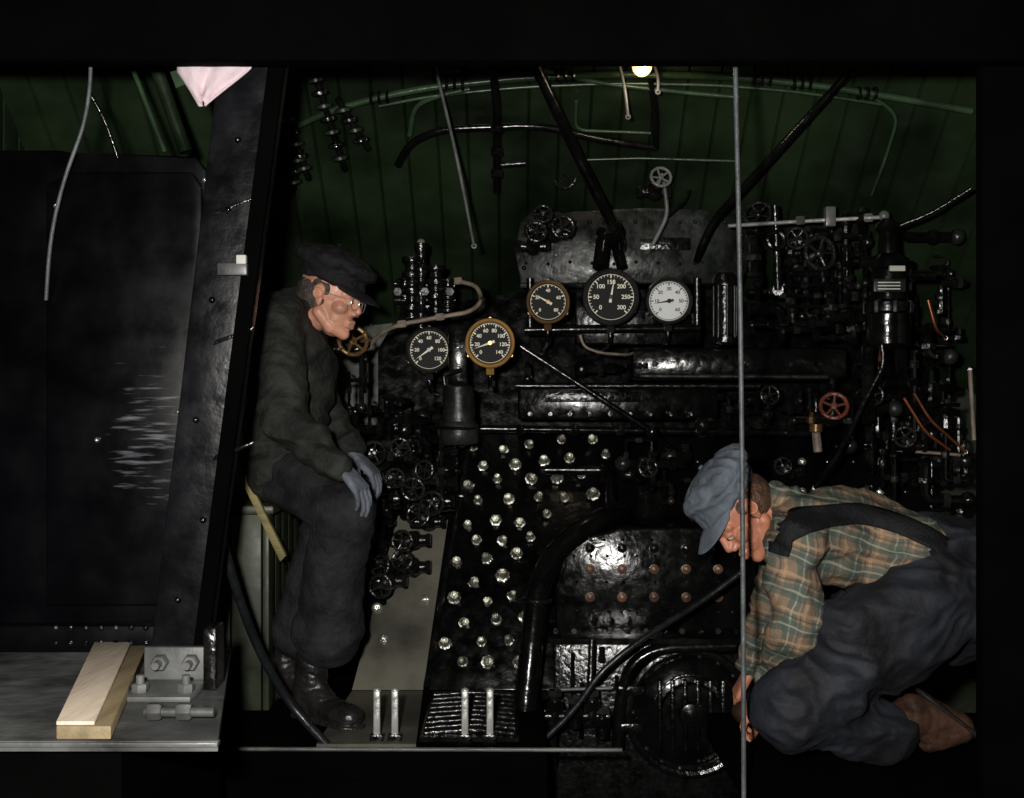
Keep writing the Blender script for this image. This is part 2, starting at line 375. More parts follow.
# ------------------------------------------------------------------ gauges
def gauge(u,v,rp,y,rim,dial,ink,labels,needle,a0=225,a1=-45):
    b=B(); c=S(u,v,y); R=L(rp,y)
    b.lathe(c+Vector((0,0.07,0)),(0,-1,0),[(R*.75,0),(R*.93,0.01),(R*.93,0.045),(R*1.0,0.05),(R*1.04,0.062),(R*1.0,0.075),(R*.90,0.078),(R*.84,0.066),(R*.84,0.055)],rim,40)
    b.lathe(c+Vector((0,0.012,0)),(0,-1,0),[(R*.88,0),(R*.88,0.010)],dial,40)
    yy=c.y+0.0005
    n=(len(labels)-1)*5
    for k in range(n+1):
        t=math.radians(a0+(a1-a0)*k/n); big=(k%5==0); r1=R*.82; r0=R*(.68 if big else .74); w=0.0022 if big else 0.0012
        d=Vector((math.cos(t),0,math.sin(t))); q=Vector((-d.z,0,d.x))*w
        pts=[c+d*r0-q,c+d*r1-q,c+d*r1+q,c+d*r0+q]
        for p in pts: p.y=yy
        b.prism(pts,(0,0.001,0),ink)
    b.torus(Vector((c.x,yy,c.z)),(0,1,0),R*.81,0.001,ink,40,6)
    for k,lb in enumerate(labels):
        t=math.radians(a0+(a1-a0)*k/(len(labels)-1)); d=Vector((math.cos(t),0,math.sin(t)))
        p=c+d*R*.53; p.y=yy; b.text(lb,p,R*.21,ink)
    t=math.radians(needle); d=Vector((math.cos(t),0,math.sin(t))); q=Vector((-d.z,0,d.x))
    pts=[c-d*R*.2+q*0.005,c+d*R*.7,c-d*R*.2-q*0.005]
    for p in pts: p.y=yy-0.005
    b.prism(pts,(0,0.0015,0),ink); b.cyl((c.x,yy,c.z),(c.x,yy-0.008,c.z),0.008,rim)
    b.cyl(c+Vector((0,0.06,0)),c+Vector((0,0.12,0)),R*.25,oil2); b.nut(c+Vector((0,0.03,-R*1.12)),(0,0,1),0.016,0.03,rim)
    b.tube([c+Vector((0,0.03,-R)),c+Vector((0,0.03,-R-0.06)),c+Vector((0,0.14,-R-0.07)),Vector((c.x,4.75,c.z-R-0.07))],0.008,oil2)
    b.tube([c+Vector((0,0.1,0)),Vector((c.x,4.75,c.z))],0.02,oil2)
    for a in (90,210,330):
        t=math.radians(a); p=c+Vector((math.cos(t)*R*1.0,0.04,math.sin(t)*R*1.0)); b.cyl(p+Vector((0,.01,0)),p+Vector((0,-0.03,0)),0.007,rim,seg=8)
    return b.done('pressure_gauge')
dkbrass=M('dark_brass_rim',(122,92,56),0.35,0.5,0.2,40,0.3)
brassr=M('brass_bezel',(190,144,78),0.35,0.5,0.1,40,0.2)
rimk=M('gauge_rim_black',(34,34,33),0.2,0.0,0.1,40,0.3)
gauge(429,350,23,4.2,rimk,dialk,inkw,['0','20','40','60','80','100','120'],215)
gauge(490,343,24.5,4.1,brassr,dialk,inkw,['0','20','40','60','80','100','120','140'],200)
gauge(548,302,21.5,4.25,dkbrass,dialk,inkw,['0','20','40','60','80'],150)
gauge(611,297,28,4.2,rimk,dialk,inkw,['0','50','100','150','200','250','300'],80)
gauge(669,301,23,4.2,rimk,dialw,inkk,['0','10','20','30','40','50','60'],190)
# gauge board
b=B(); b.tube([S(525,330,4.36),S(700,328,4.36)],0.018,oil); b.tube([S(530,278,4.34),S(530,330,4.36)],0.014,oil2); b.tube([S(697,278,4.34),S(697,328,4.36)],0.014,oil2)
b.box(S(575,345,4.36),S(700,290,4.38),bhead,0.01); b.tube([S(600,268,4.3),S(604,238,4.34),S(620,232,4.4)],0.03,oil,0.03)
b.tube([S(622,268,4.3),S(614,238,4.34),S(600,232,4.4)],0.02,oil,0.03)
b.tube([S(580,335,4.2),S(584,347,4.2),S(600,353,4.2),S(628,355,4.25),S(640,350,4.4)],0.005,wrap,0.04)
b.tube([S(530,330,4.36),S(530,330,4.72)],0.014,oil2); b.tube([S(697,328,4.36),S(697,328,4.72)],0.014,oil2)
b.done('gauge_bracket')

# ------------------------------------------------------------------ valves with handwheels
def valve(u,v,rp,y,wm=None,tilt=(0,0),back=None,name='valve_handwheel'):
    wm=wm or oil2; b=B(); c=S(u,v,y); R=L(rp,y); ax=Vector((tilt[0],-1,tilt[1])).normalized(); ax,a,d=frame(ax)
    b.torus(c,ax,R,R*.15,wm,30,8)
    for k in range(5):
        t=2*math.pi*k/5+u; e=a*math.cos(t)+d*math.sin(t); b.cyl(c-ax*0.006+e*R*.15,c+e*R*.95,R*.10,wm,seg=8)
    b.lathe(c-ax*0.012,ax,[(R*.28,0),(R*.28,0.018),(R*.14,0.022),(R*.14,0.032)],wm,12); b.nut(c+ax*0.014,ax,R*.17,0.012,steel if int(u)%3==0 else wm)
    for k in range(10):
        t=2*math.pi*k/10; e=a*math.cos(t)+d*math.sin(t); b.sphere(c+e*R,R*.19,wm,seg=8)
    yback=back if back else 4.72
    q=c-ax*0.07; b.cyl(c,q,0.008,steel if int(v)%2 else oil2,seg=10)
    b.nut(q,ax,0.022,0.025,oil2); q2=q-ax*0.05; b.cyl(q,q2,0.018,oil2,r1=0.026)
    b.sphere(q2,(0.034,0.034,0.034),oil2,seg=12)
    for sgn in (-1,1): b.cyl(q2,q2+Vector((sgn*0.055,0,0)),0.02,oil2); b.nut(q2+Vector((sgn*0.055,0,0)),(1,0,0),0.026,0.018,oil2)
    b.tube([q2,Vector((q2.x,max(yback,q2.y+0.03),q2.z))],0.018,oil2)
    b.done(name)
wheelm=M('worn_handwheel',(30,30,29),0.25,0.1,0.3,60,0.5,0.1,0.6)
wheels=[(565,177,11,4.38),(543,214,9,4.25),(563,227,11,4.22),(536,232,10,4.22),(758,214,13,4.3),(820,253,16,4.2),
 (447,462,10,4.3),(446,484,9,4.28),(374,453,11,4.1),(372,481,12,4.1),(402,541,10,4.02),(402,560,10,4.0),(380,566,10,4.0),(380,586,11,3.95),
 (418,515,11,4.1),(432,503,11,4.1),(413,489,11,4.1),(395,478,9,4.1),(797,238,10,4.2),(770,395,9,4.25),(783,466,8,4.3),(400,447,9,4.1),(424,470,9,4.1),(648,468,9,4.2),(873,395,10,4.1),(905,437,10,4.1)]
for w in wheels:
    yb_=min(4.75,yb(w[1])+0.01) if w[1]>430 else 4.7
    if w[1]<240 and w[0]<700: yb_=4.42
    valve(*w,wm=wheelm,tilt=(random.uniform(-.5,.3),random.uniform(0,.5)),back=yb_)
valve(661,177,10,4.25,lsteel,(0.1,0.3),4.42)
valve(353,341,14,4.05,dkbrass,(0.3,0.2),4.5)
valve(834,406,13,4.1,rust,(-0.2,0.4),4.7)
b=B(); b.cyl(S(816,412,4.25),S(816,432,4.25),0.024,dkbrass); b.nut(S(816,420,4.25),(0,0,1),0.034,0.03,dkbrass); b.tube([S(816,415,4.25),S(816,395,4.25),S(816,392,4.7)],0.014,oil2); b.cyl(S(816,432,4.25),S(818,452,4.25),0.016,wrap); b.done('brass_drain_cock')

# ------------------------------------------------------------------ lubricator can, distributing valve, columns
b=B()
b.box(S(448,385,4.14),S(468,325,4.2),oil,0.008)
b.lathe(S(458,384,4.1),(0.03,0,-1),[(0.03,0),(0.052,0.01),(0.056,0.04),(0.056,0.13),(0.064,0.14),(0.068,0.165),(0.066,0.2),(0.058,0.212),(0.05,0.205)],pgrey,28)
b.torus(S(458,428,4.1),(0.03,0,1),0.066,0.006,oil2)
b.tube([S(445,385,4.1),S(443,375,4.1),S(462,370,4.12)],0.008,oil2,0.02); b.tube([S(458,340,4.18),S(458,340,4.75)],0.025,oil2)
b.done('lubricator_can')
b=B()
for u,v0,v1,r in ((412,318,262,0.03),(436,320,270,0.028),(421,330,250,0.02),(405,300,280,0.02),(448,312,282,0.022)):
    p0=S(u,v0,4.25);p1=S(u,v1,4.25); n=7; pr=[]
    h=(p1-p0).length
    for k in range(n+1):
        pr+= [(r*(1.25 if k%2 else .85),h*k/n),(r*(1.25 if k%2 else .85),h*(k+.6)/n)]
    b.lathe(p0,(0,0,1),pr,oil2,16)
b.sphere(S(421,243,4.25),0.016,wrap,seg=14); b.cyl(S(421,262,4.25),S(421,243,4.25),0.007,steel)
b.tube([S(395,300,4.28),S(455,300,4.28)],0.022,oil); b.tube([S(395,284,4.28),S(455,286,4.28)],0.016,oil2)
for u in (398,425,450): b.nut(S(u,292,4.22),(0,-1,0),0.018,0.03,pgrey)
b.tube([S(430,300,4.28),S(430,300,4.78)],0.03,oil2)
b.done('air_brake_distributor')
b=B(); b.tube([S(362,352,4.25),S(385,330,4.15),S(402,324,4.1),S(440,317,4.1),S(470,312,4.12),S(482,302,4.15),S(478,286,4.2),S(458,281,4.25)],0.008,wrap,0.07)
for p in ((440,317,4.1),(458,281,4.25),(402,324,4.1)): b.nut(S(*p),(1,0,.1),0.014,0.03,wrap)
b.tube([S(482,300,4.15),S(482,290,4.3),S(482,290,4.78)],0.01,oil2); b.tube([S(362,352,4.25),S(362,352,4.72)],0.012,oil2)
b.done('lagged_air_pipe')
b=B()
p0=S(725,345,4.3);h=L(72,4.3)
b.lathe(p0,(0,0,1),[(0.03,0),(0.045,0.01),(0.045,h*.12),(0.036,h*.14),(0.036,h*.8),(0.048,h*.82),(0.048,h*.9),(0.03,h)],oil2,20)
for k in range(8):
    t=k*math.pi/4; b.tube([p0+Vector((math.cos(t)*.042,math.sin(t)*.042,h*.1)),p0+Vector((math.cos(t)*.042,math.sin(t)*.042,h*.85))],0.005,pgrey)
b.tube([S(725,310,4.3),S(725,310,4.78)],0.02,oil2)
b.done('water_glass_guard')

# throttle linkage + silver lever rod
b=B(); b.tube([S(728,226,4.15),S(790,222,4.15),S(886,217,4.12)],0.007,steel)
for u in (800,829,868): b.nut(S(u,221-(u-790)*0.04,4.15),(1,0,0.05),0.017,0.03,lsteel)
b.box(S(826,226,4.12),S(833,208,4.16),lsteel,0.004); b.sphere(S(884,216,4.12),0.02,lsteel,seg=12)
b.torus(S(776,240,4.15),(0.1,-1,0.1),0.03,0.009,oil2); b.tube([S(775,205,4.15),S(778,290,4.2)],0.014,oil2)
b.tube([S(778,290,4.2),S(778,292,4.78)],0.02,oil2); b.tube([S(860,218,4.12),S(864,240,4.3),S(864,245,4.78)],0.014,oil2)
b.done('throttle_lever')
b=B(); b.tube([S(652,246,4.3),S(668,215,4.3),S(664,182,4.3)],0.008,lsteel); b.tube([S(652,246,4.3),S(652,250,4.42)],0.012,oil2)
b.tube([S(668,215,4.3),S(686,200,4.35),S(690,190,4.4)],0.008,oil2); b.done('whistle_lever')

# brake stand on the right
b=B(); c=S(888,350,4.0); 
b.lathe(S(888,350,4.0),(0,0,1),[(0.05,0),(0.075,0.02),(0.075,0.12),(0.085,0.13),(0.085,0.16),(0.065,0.17),(0.06,0.27),(0.075,0.28),(0.07,0.31),(0.035,0.33),(0.03,0.40),(0.045,0.42),(0.02,0.45)],oil,28)
b.box(S(874,292,3.9),S(904,279,3.92),pgrey,0.003)
for k in range(3): b.box(S(878,283+k*3.2,3.896),S(900,282+k*3.2,3.9),paper)
b.box(S(890,271,3.915),S(904,266,3.93),paper,0.002)
for k in range(8):
    t=k*math.pi/4; b.nut(c+Vector((math.cos(t)*.078,math.sin(t)*.078,0.145)),(0,0,1),0.011,0.04,pgrey)
b.tube([S(888,230,4.0),S(930,214,3.95),S(972,188,3.9)],0.007,oil2); b.tube([S(868,345,4.0),S(868,420,4.1),S(868,425,4.6)],0.022,oil2)
b.tube([S(900,345,4.0),S(902,380,4.1),S(915,395,4.6)],0.02,oil2); b.tube([S(888,300,4.0),S(888,300,4.78)],0.03,oil2)
b.cyl(S(860,262,4.05),S(885,262,4.05),0.02,oil2); b.cyl(S(912,275,4.0),S(935,275,4.0),0.016,oil2)
b.done('brake_valve_stand')
b=B()
b.tube([S(882,345,3.9),S(884,365,3.9),S(860,410,3.95),S(845,445,4.0),S(815,488,4.1)],0.008,oil2,0.1)
b.tube([S(884,330,4.0),S(880,360,3.9)],0.007,copper)
b.tube([S(928,300,4.1),S(936,330,4.1),S(946,338,4.2)],0.005,copper)
b.tube([S(914,393,4.05),S(930,420,4.05),S(966,452,4.1)],0.005,copper); b.tube([S(904,398,4.05),S(925,432,4.05),S(950,450,4.1)],0.005,copper)
b.tube([S(970,370,4.1),S(974,440,4.1)],0.008,wrap); b.tube([S(895,450,4.2),S(960,455,4.2)],0.006,wrap)
b.tube([S(946,338,4.2),S(946,340,4.82)],0.007,oil2); b.tube([S(966,452,4.1),S(975,455,4.75)],0.007,oil2); b.tube([S(815,488,4.1),S(812,492,4.48)],0.009,oil2)
b.tube([S(970,370,4.1),S(972,368,4.8)],0.008,oil2)
b.done('copper_air_lines')

# overhead rods, conduits
b=B(); b.tube([ceil_at(528,45),S(575,150,4.1),S(618,236,4.2),S(621,246,4.3),S(622,250,4.42)],L(5.5,4.2),oil,0.03); b.nut(S(614,228,4.18),(0.4,0,-1),0.03,0.03,oil2); b.done('whistle_rod')
b=B(); b.tube([ceil_at(868,45),S(760,170,4.1),S(712,222,4.25),S(697,258,4.3),S(695,262,4.42)],L(4,4.3),oil,0.08); b.done('throttle_rod')
b=B(); b.tube([ceil_at(398,160),ceil_at(410,138),ceil_at(440,124),ceil_at(540,120),ceil_at(600,135),ceil_at(656,143)],0.014,oil,0.08)
b.tube([ceil_at(493,60,.04),ceil_at(497,100,.05),ceil_at(497,185,.04)],0.015,oil)
for v in (120,143,165): b.nut(ceil_at(497,v,.05),(0,0,1),0.026,0.03,oil2)
b.tube([ceil_at(497,160),ceil_at(525,158)],0.012,oil2); b.tube([ceil_at(655,143),ceil_at(655,110),ceil_at(648,60)],0.012,oil)
b.done('overhead_steam_pipe')
b=B(); arc=[(300,120),(330,106),(380,92),(430,82),(520,73),(620,69),(720,71),(800,78),(880,90),(970,106)]
b.tube([ceil_at(u,v,.03) for u,v in arc],0.012,green2,0.1)
b.tube([ceil_at(u,v+9,.03) for u,v in arc[2:9]],0.006,green2,0.1)
for u,v in ((380,92),(455,79),(565,71),(760,74),(800,78),(865,88)):
    for k in (-1,0,1): b.torus(ceil_at(u+k*8,v,.03),(1,0,0.0),0.018,0.006,oil2,14,6)
b.tube([ceil_at(410,130),ceil_at(415,100),ceil_at(440,90),ceil_at(470,84)],0.009,green2,0.1)
b.tube([ceil_at(845,84),ceil_at(880,96),ceil_at(896,112),ceil_at(885,150),ceil_at(870,190)],0.006,green2,0.08)
b.tube([ceil_at(575,155),ceil_at(640,153),ceil_at(738,156)],0.005,green2)
b.tube([ceil_at(535,64),ceil_at(600,78),ceil_at(690,88),ceil_at(738,92)],0.008,green2)
b.tube([ceil_at(576,96),ceil_at(575,125),ceil_at(650,128)],0.006,green2)
b.done('ceiling_conduit')
b=B()
for (u,v,n,du,dv) in ((318,70,7,4,13),(290,110,5,4,12),(345,100,4,6,10),(300,150,3,-2,11)):
    for k in range(n):
        c=ceil_at(u+du*k,v+dv*k,.05); b.lathe(c-Vector((0,0,.014)),(-.2,-0.3,1),[(0.018,0),(0.03,0.004),(0.03,0.014),(0.018,0.02)],oil2 if k%2 else green,14)
    b.tube([ceil_at(u-du,v-dv,.05),ceil_at(u+du*n,v+dv*n,.05)],0.012,oil2)
b.done('cable_clamps')
for a,c,r in (((434,55),(474,246),L(1.6,4.2)),((616,50),(628,117),L(1.6,4.0)),((654,60),(658,92),L(1.6,4.0))):
    b=B(); p=ceil_at(*a); q=S(c[0],c[1],p.y-0.03); mid=(p+q)/2+Vector((0.008,0,0)); b.tube([p,mid,q],r,lsteel,0.3); b.torus(q,(0,1,0),0.007,0.003,lsteel,14,6); b.done('pull_cord')
b=B(); c=S(642,66,3.9); b.sphere(c,(0.034,0.034,0.036),bulbm); b.cyl(c+Vector((0,0,0.03)),c+Vector((0,0,0.09)),0.018,brass); p=c+Vector((0,0,0.09)); b.tube([p,p+Vector((0,0,0.06))],0.01,oil2)
b.lathe(p,(0,0,1),[(0.04,0),(0.04,.02),(0.02,.05)],oil2); b.done('light_bulb')

b=B(); b.tube([S(520,346,4.05),S(580,385,4.05),S(652,432,4.05),S(670,450,4.3),S(672,452,4.5)],0.011,oil,0.05); b.sphere(S(652,432,4.05),0.02,oil2,seg=12); b.done('reach_rod')
b=B(); b.tube([S(742,572,3.72),S(700,603,3.7),S(640,640,3.62),S(600,672,3.6),S(575,710,3.6),S(535,748,3.6),S(520,748,3.62)],0.010,rubber,0.25,12); b.done('rubber_hose')
b=B(); b.tube([S(222,540,3.15),S(236,590,3.2),S(258,650,3.3),S(290,705,3.4),S(330,748,3.35)],0.013,rubber,0.3,12); b.done('rubber_hose')
b=B(); x0=(733-512)*2.92/F; b.tube([(x0,2.92,2.35),(x0+0.005,2.92,1.85),(x0+0.018,2.92,1.3),(x0+0.026,2.92,0.5),(x0+0.028,2.92,-0.6)],0.0062,cable,0.4); b.done('hanging_cable')

# dense pipework on both sides
def pipework(name,regs,seed):
    random.seed(seed); b=B()
    for (u0,v0,u1,v1,ya,ybk,n) in regs:
        for k in range(n):
            u=random.uniform(u0,u1); v=random.uniform(v0,v1); y=random.uniform(ya,ybk); r=random.choice((0.006,0.009,0.013,0.018))
            m=random.choice((oil,oil2,oil2,oil)); pts=[S(u,v,min(4.78,y+0.35))]; p=S(u,v,y); pts.append(p.copy())
            for j in range(random.randint(1,3)):
                d=random.choice((Vector((1,0,0)),Vector((-1,0,0)),Vector((0,0,1)),Vector((0,0,-1)))); q=p+d*random.uniform(0.05,0.2)
                uu=q.x*F/q.y+512; vv=399-(q.z-1)*F/q.y
                if uu<u0-8 or uu>u1+8 or vv<v0-8 or vv>v1+8: continue
                b.nut((p+q)/2,d,r*1.6,0.025,random.choice((oil2,oil2,oil2,wheelm,pgrey))); pts.append(q); p=q
            if len(pts)<3: pts.append(p+Vector((0,0,0.04)))
            b.tube(pts,r,m,r*1.8,8); b.nut(p,pts[-1]-pts[-2],r*1.5,0.02,oil2)
            if random.random()<.35: b.sphere(p,r*1.7,random.choice((oil2,wheelm,pgrey)),seg=10)
    b.done(name)
pipework('steam_pipe_manifold',[(350,400,455,510,4.15,4.4,46),(360,510,405,600,4.1,4.2,8),(620,445,690,500,4.2,4.4,10),(520,345,640,385,4.3,4.55,8)],3)
pipework('steam_pipe_manifold',[(750,215,870,345,4.2,4.4,40),(840,350,965,520,4.15,4.5,46),(700,388,840,430,4.3,4.5,14),(905,230,965,350,4.2,4.6,14)],5)
pipework('steam_pipe_manifold',[(548,650,620,740,3.8,3.85,6),(340,350,370,430,4.1,4.3,6)],9)

# ------------------------------------------------------------------ left foreground: door, post, shelf
yp=3.0
b=B()
P=[(-10,640),(-10,150),(60,150),(78,155),(195,156),(206,170),(214,640)]
b.prism([S(u,v,yp) for u,v in P],(0,0.03,0),doorm,0.006)
b.prism([S(*p) for p in [(72,172,yp-.012),(192,172,yp-.012),(202,186,yp-.012),(200,606,yp-.012),(46,606,yp-.012),(46,184,yp-.012)]],(0,0.012,0),doorm,0.008)
b.box(S(-10,652,yp-0.05),S(206,622,yp),doorm,0.006)
for u in range(56,204,15): 
    for v in (628,643): b.sphere(S(u,v,yp-.052),0.008,pgrey if (u+v)%4==0 else oil2,seg=8)
for u,v in ((97,440),(178,412),(205,180),(203,520),(56,206)): b.sphere(S(u,v,yp-.015),0.007,stud,seg=10)
b.done('steel_cab_door')
b=B()
P=[(222,30),(289,30),(207,652),(150,652)]
b.prism([S(u,v,2.93) for u,v in P],(0,0.06,0),postm,0.006)
b.prism([S(u,v,2.915) for u,v in [(272,30),(289,30),(207,652),(192,652)]],(0,0.02,0),matte,0.004)
b.box(S(217,275,2.9),S(249,264,2.925),lsteel,0.003); b.box(S(236,264,2.9),S(248,256,2.925),paper,0.002)
for u,v in ((238,140),(228,210),(212,300),(196,420),(203,520),(178,600)): b.sphere(S(u,v,2.925),0.009,oil2,seg=10)
for v in (210,340,455): b.prism([S(215,v,2.926),S(255,v-14,2.926),S(250,v-9,2.926),S(212,v+6,2.926)],(0,0.01,0),oil2,0.003)
b.done('door_post')
zz=S(0,652,3.0).z
b=B()
b.prism([Vector((-1.35,3.05,zz-0.02)),Vector((-0.735,3.05,zz-0.02)),Vector((-0.56,2.22,zz-0.02)),Vector((-1.35,2.22,zz-0.02))],(0,0,0.02),lsteel)
b.box((-1.35,2.215,zz-0.012),(-0.56,2.24,zz-0.002),lsteel,0.002)
b.box((-1.35,2.24,-0.6),(-0.75,3.0,zz-0.03),matte)
b.done('side_step_platform')
zt=zz
b=B()
A=[Vector((-1.07,3.0,zt+.001)),Vector((-0.935,3.0,zt+.001)),Vector((-0.765,2.225,zt+.001)),Vector((-0.87,2.225,zt+.001))]
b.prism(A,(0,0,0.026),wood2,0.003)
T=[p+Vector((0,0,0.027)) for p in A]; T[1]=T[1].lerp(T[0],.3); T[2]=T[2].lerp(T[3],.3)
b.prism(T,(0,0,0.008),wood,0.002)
b.done('timber_block')
b=B()
b.box((-0.84,2.66,zt),(-0.69,2.68,zt+0.085),lsteel,0.004); b.box((-0.84,2.5,zt),(-0.69,2.66,zt+0.012),lsteel,0.003)
b.box((-0.80,2.9,zt),(-0.775,3.0,zt+.02),lsteel)
for x in (-0.80,-0.73): b.nut((x,2.65,zt+0.052),(0,-1,0),0.019,0.025,lsteel); b.cyl((x,2.64,zt+0.052),(x,2.61,zt+0.052),0.009,lsteel)
for x in (-0.81,-0.71): b.nut((x,2.54,zt+0.022),(0,0,1),0.018,0.02,lsteel); b.cyl((x,2.54,zt+.03),(x,2.54,zt+.05),0.009,lsteel)
b.box((-0.69,2.6,zt),(-0.66,2.68,zt+0.14),oil2,0.006)
b.tube([(-0.74,2.35,zt+.02),(-0.60,2.35,zt+.02)],0.010,lsteel); b.nut((-0.66,2.35,zt+.022),(1,0,0),0.018,0.03,lsteel)
b.nut((-0.72,2.35,zt+.022),(1,0,0),0.018,0.03,lsteel)
b.done('bolted_bracket')
# rag draped on post
b=B(); i=b.mi(pink); n=14; G=[]
for r_ in range(n+1):
    t=r_/n; row=[]
    v=40+t*64
    ul=178+ (0 if t<.5 else (t-.5)*44); ur=256-(t*10) if t<.45 else 251-(t-.45)*82
    for k in range(n+1):
        s=k/n; u=ul+(ur-ul)*s; row.append(b.bm.verts.new(S(u,v+3*math.sin(s*9),2.905+0.009*math.sin(s*14+t*3)+0.005*math.cos(t*9))))
    G.append(row)
for r_ in range(n):
    for k in range(n): b.face((G[r_][k],G[r_][k+1],G[r_+1][k+1],G[r_+1][k]),i)
o=b.done('pink_rag'); sm=o.modifiers.new('s','SOLIDIFY'); sm.thickness=0.005
b=B(); b.prism([S(170,72,2.94),S(184,68,2.94),S(190,82,2.94),S(176,88,2.94)],(0,0.004,0),green2); b.tube([S(180,75,2.942),S(200,75,2.96),S(222,76,2.97)],0.004,oil2); b.done('paper_tag')
b=B(); b.tube([S(92,20,2.92),S(90,90,2.92),S(84,125,2.92),S(62,185,2.93),S(50,240,2.95),S(46,300,2.98)],0.005,cable,0.2); b.done('hanging_cable')
b=B(); b.tube([S(88,90,2.95),S(105,120,2.97),S(118,158,2.99)],0.005,oil2,0.1); b.tube([S(130,62,3.3),S(165,152,3.3)],0.007,green2); b.tube([S(150,50,3.4),S(186,152,3.4)],0.02,green); b.done('electrical_conduit')

# seat box
b=B()
x0,x1,y0,y1,z1=-1.5,-0.78,3.74,4.3,0.66
b.box((x0,y0+.012,0.0),(x1-.012,y1,z1-.03),matte)
k=0
while x0+k*.1<x1-.02: b.box((x0+k*.1,y0,0.0),(min(x1,x0+k*.1+.095),y0+.02,z1-.03),dgreen,0.003); k+=1
for k in range(5): b.box((x1-.02,y0+k*.11,0),(x1,y0+k*.11+.105,z1-.03),dgreen,0.003)
b.box((x0,y0-.02,z1-.03),(x1+.02,y1,z1),dgreen,0.008)
b.prism([S(232,462,3.7),S(240,462,3.7),S(286,556,3.7),S(280,562,3.7)],(0,0.03,0),yel,0.003)
b.done('seat_box')

# ------------------------------------------------------------------ people
def ico(n=3):
    t=bmesh.new(); bmesh.ops.create_icosphere(t,subdivisions=n,radius=1); c=[v.co.copy() for v in t.verts]; t.free(); return c
ICO=ico(3)
def meld(name,prims,vox,smooth,mats,parent,fold=None,fscale=9):
    bm=bmesh.new()
    for pr in prims:
        t=bmesh.new()
        for item in pr:
            p,r=item[0],item[1]; rot=item[2] if len(item)>2 else None
            for c in ICO:
                q=Vector((c.x*r[0],c.y*r[1],c.z*r[2])) if hasattr(r,'__len__') else c*r
                if rot is not None: q=rot@q
                t.verts.new(Vector(p)+q)
        bmesh.ops.convex_hull(t,input=t.verts[:])
        bmesh.ops.delete(t,geom=[v for v in t.verts if not v.link_faces],context='VERTS')
        bmesh.ops.recalc_face_normals(t,faces=t.faces[:])
        me=bpy.data.meshes.new('t'); t.to_mesh(me); t.free(); bm.from_mesh(me); bpy.data.meshes.remove(me)
    me=bpy.data.meshes.new(name); bm.to_mesh(me); bm.free()
    ob=bpy.data.objects.new('tmp',me); bpy.context.scene.collection.objects.link(ob)
    m=ob.modifiers.new('r','REMESH'); m.mode='VOXEL'; m.voxel_size=vox
    s=ob.modifiers.new('s','SMOOTH'); s.factor=0.5; s.iterations=smooth
    dg=bpy.context.evaluated_depsgraph_get(); me2=bpy.data.meshes.new_from_object(ob.evaluated_get(dg)); bpy.data.objects.remove(ob)
    me2.materials.clear()
    nr=[v.normal.copy() for v in me2.vertices]
    if fold:
        for v,n in zip(me2.vertices,nr):
            p=v.co; w=noise.noise_vector(p*3)*0.12
            a=noise.noise(Vector(((p.x+w.x)*fscale*.7,(p.y)*fscale*.7,(p.z+w.z)*fscale*1.6)))
            c=noise.noise(Vector(((p.x+w.y)*fscale*2,(p.y)*fscale*1.5,(p.z+w.x)*fscale*2.4)))
            d=(0.6-abs(a)*2.4)*fold+(0.3-abs(c)*1.6)*fold*.45
            v.co=p+n*d
    for f in me2.polygons: f.use_smooth=True
    return place(me2,name,mats,parent)
def frame3(fwd,up):
    X=Vector(fwd).normalized(); Z=Vector(up); Z=(Z-X*Z.dot(X)).normalized(); Y=Z.cross(X); return Matrix((X,Y,Z)).transposed()
def ribbon(name,target,path,w,mat,parent,off=0.008):
    vs=[target.location+v.co for v in target.data.vertices]; bvh=BVHTree.FromPolygons(vs,[tuple(p.vertices) for p in target.data.polygons])
    fine=[]
    for a,c in zip(path,path[1:]):
        for k in range(8): fine.append(a.lerp(c,k/8))
    fine.append(path[-1])
    for _ in range(6): fine=[fine[0]]+[(fine[i-1]+fine[i]*2+fine[i+1])/4 for i in range(1,len(fine)-1)]+[fine[-1]]
    b=B(); i=b.mi(mat); G=[]
    for k,p in enumerate(fine):
        t=fine[min(k+1,len(fine)-1)]-fine[max(k-1,0)]; t.y=0; t.normalize(); n=Vector((-t.z,0,t.x)); row=[]
        for j in range(7):
            q=p+n*w*(j-3)/3; hit,nn,_,_=bvh.ray_cast(Vector((q.x,2.4,q.z)),Vector((0,1,0)))
            row.append((hit+Vector((0,-off,off*.3))) if hit else None)
        G.append(row)
    V=[[b.bm.verts.new(p) if p else None for p in r] for r in G]
    for r0,r1 in zip(V,V[1:]):
        for j in range(6):
            f=(r0[j],r0[j+1],r1[j+1],r1[j])
            if all(f) and max((f[0].co-f[2].co).length,(f[1].co-f[3].co).length)<0.09: b.face(f,i)
    lo=[v for v in b.bm.verts if not v.link_faces]; bmesh.ops.delete(b.bm,geom=lo,context='VERTS')
    o=b.done(name,parent); m=o.modifiers.new('s','SOLIDIFY'); m.thickness=0.006; m.offset=0
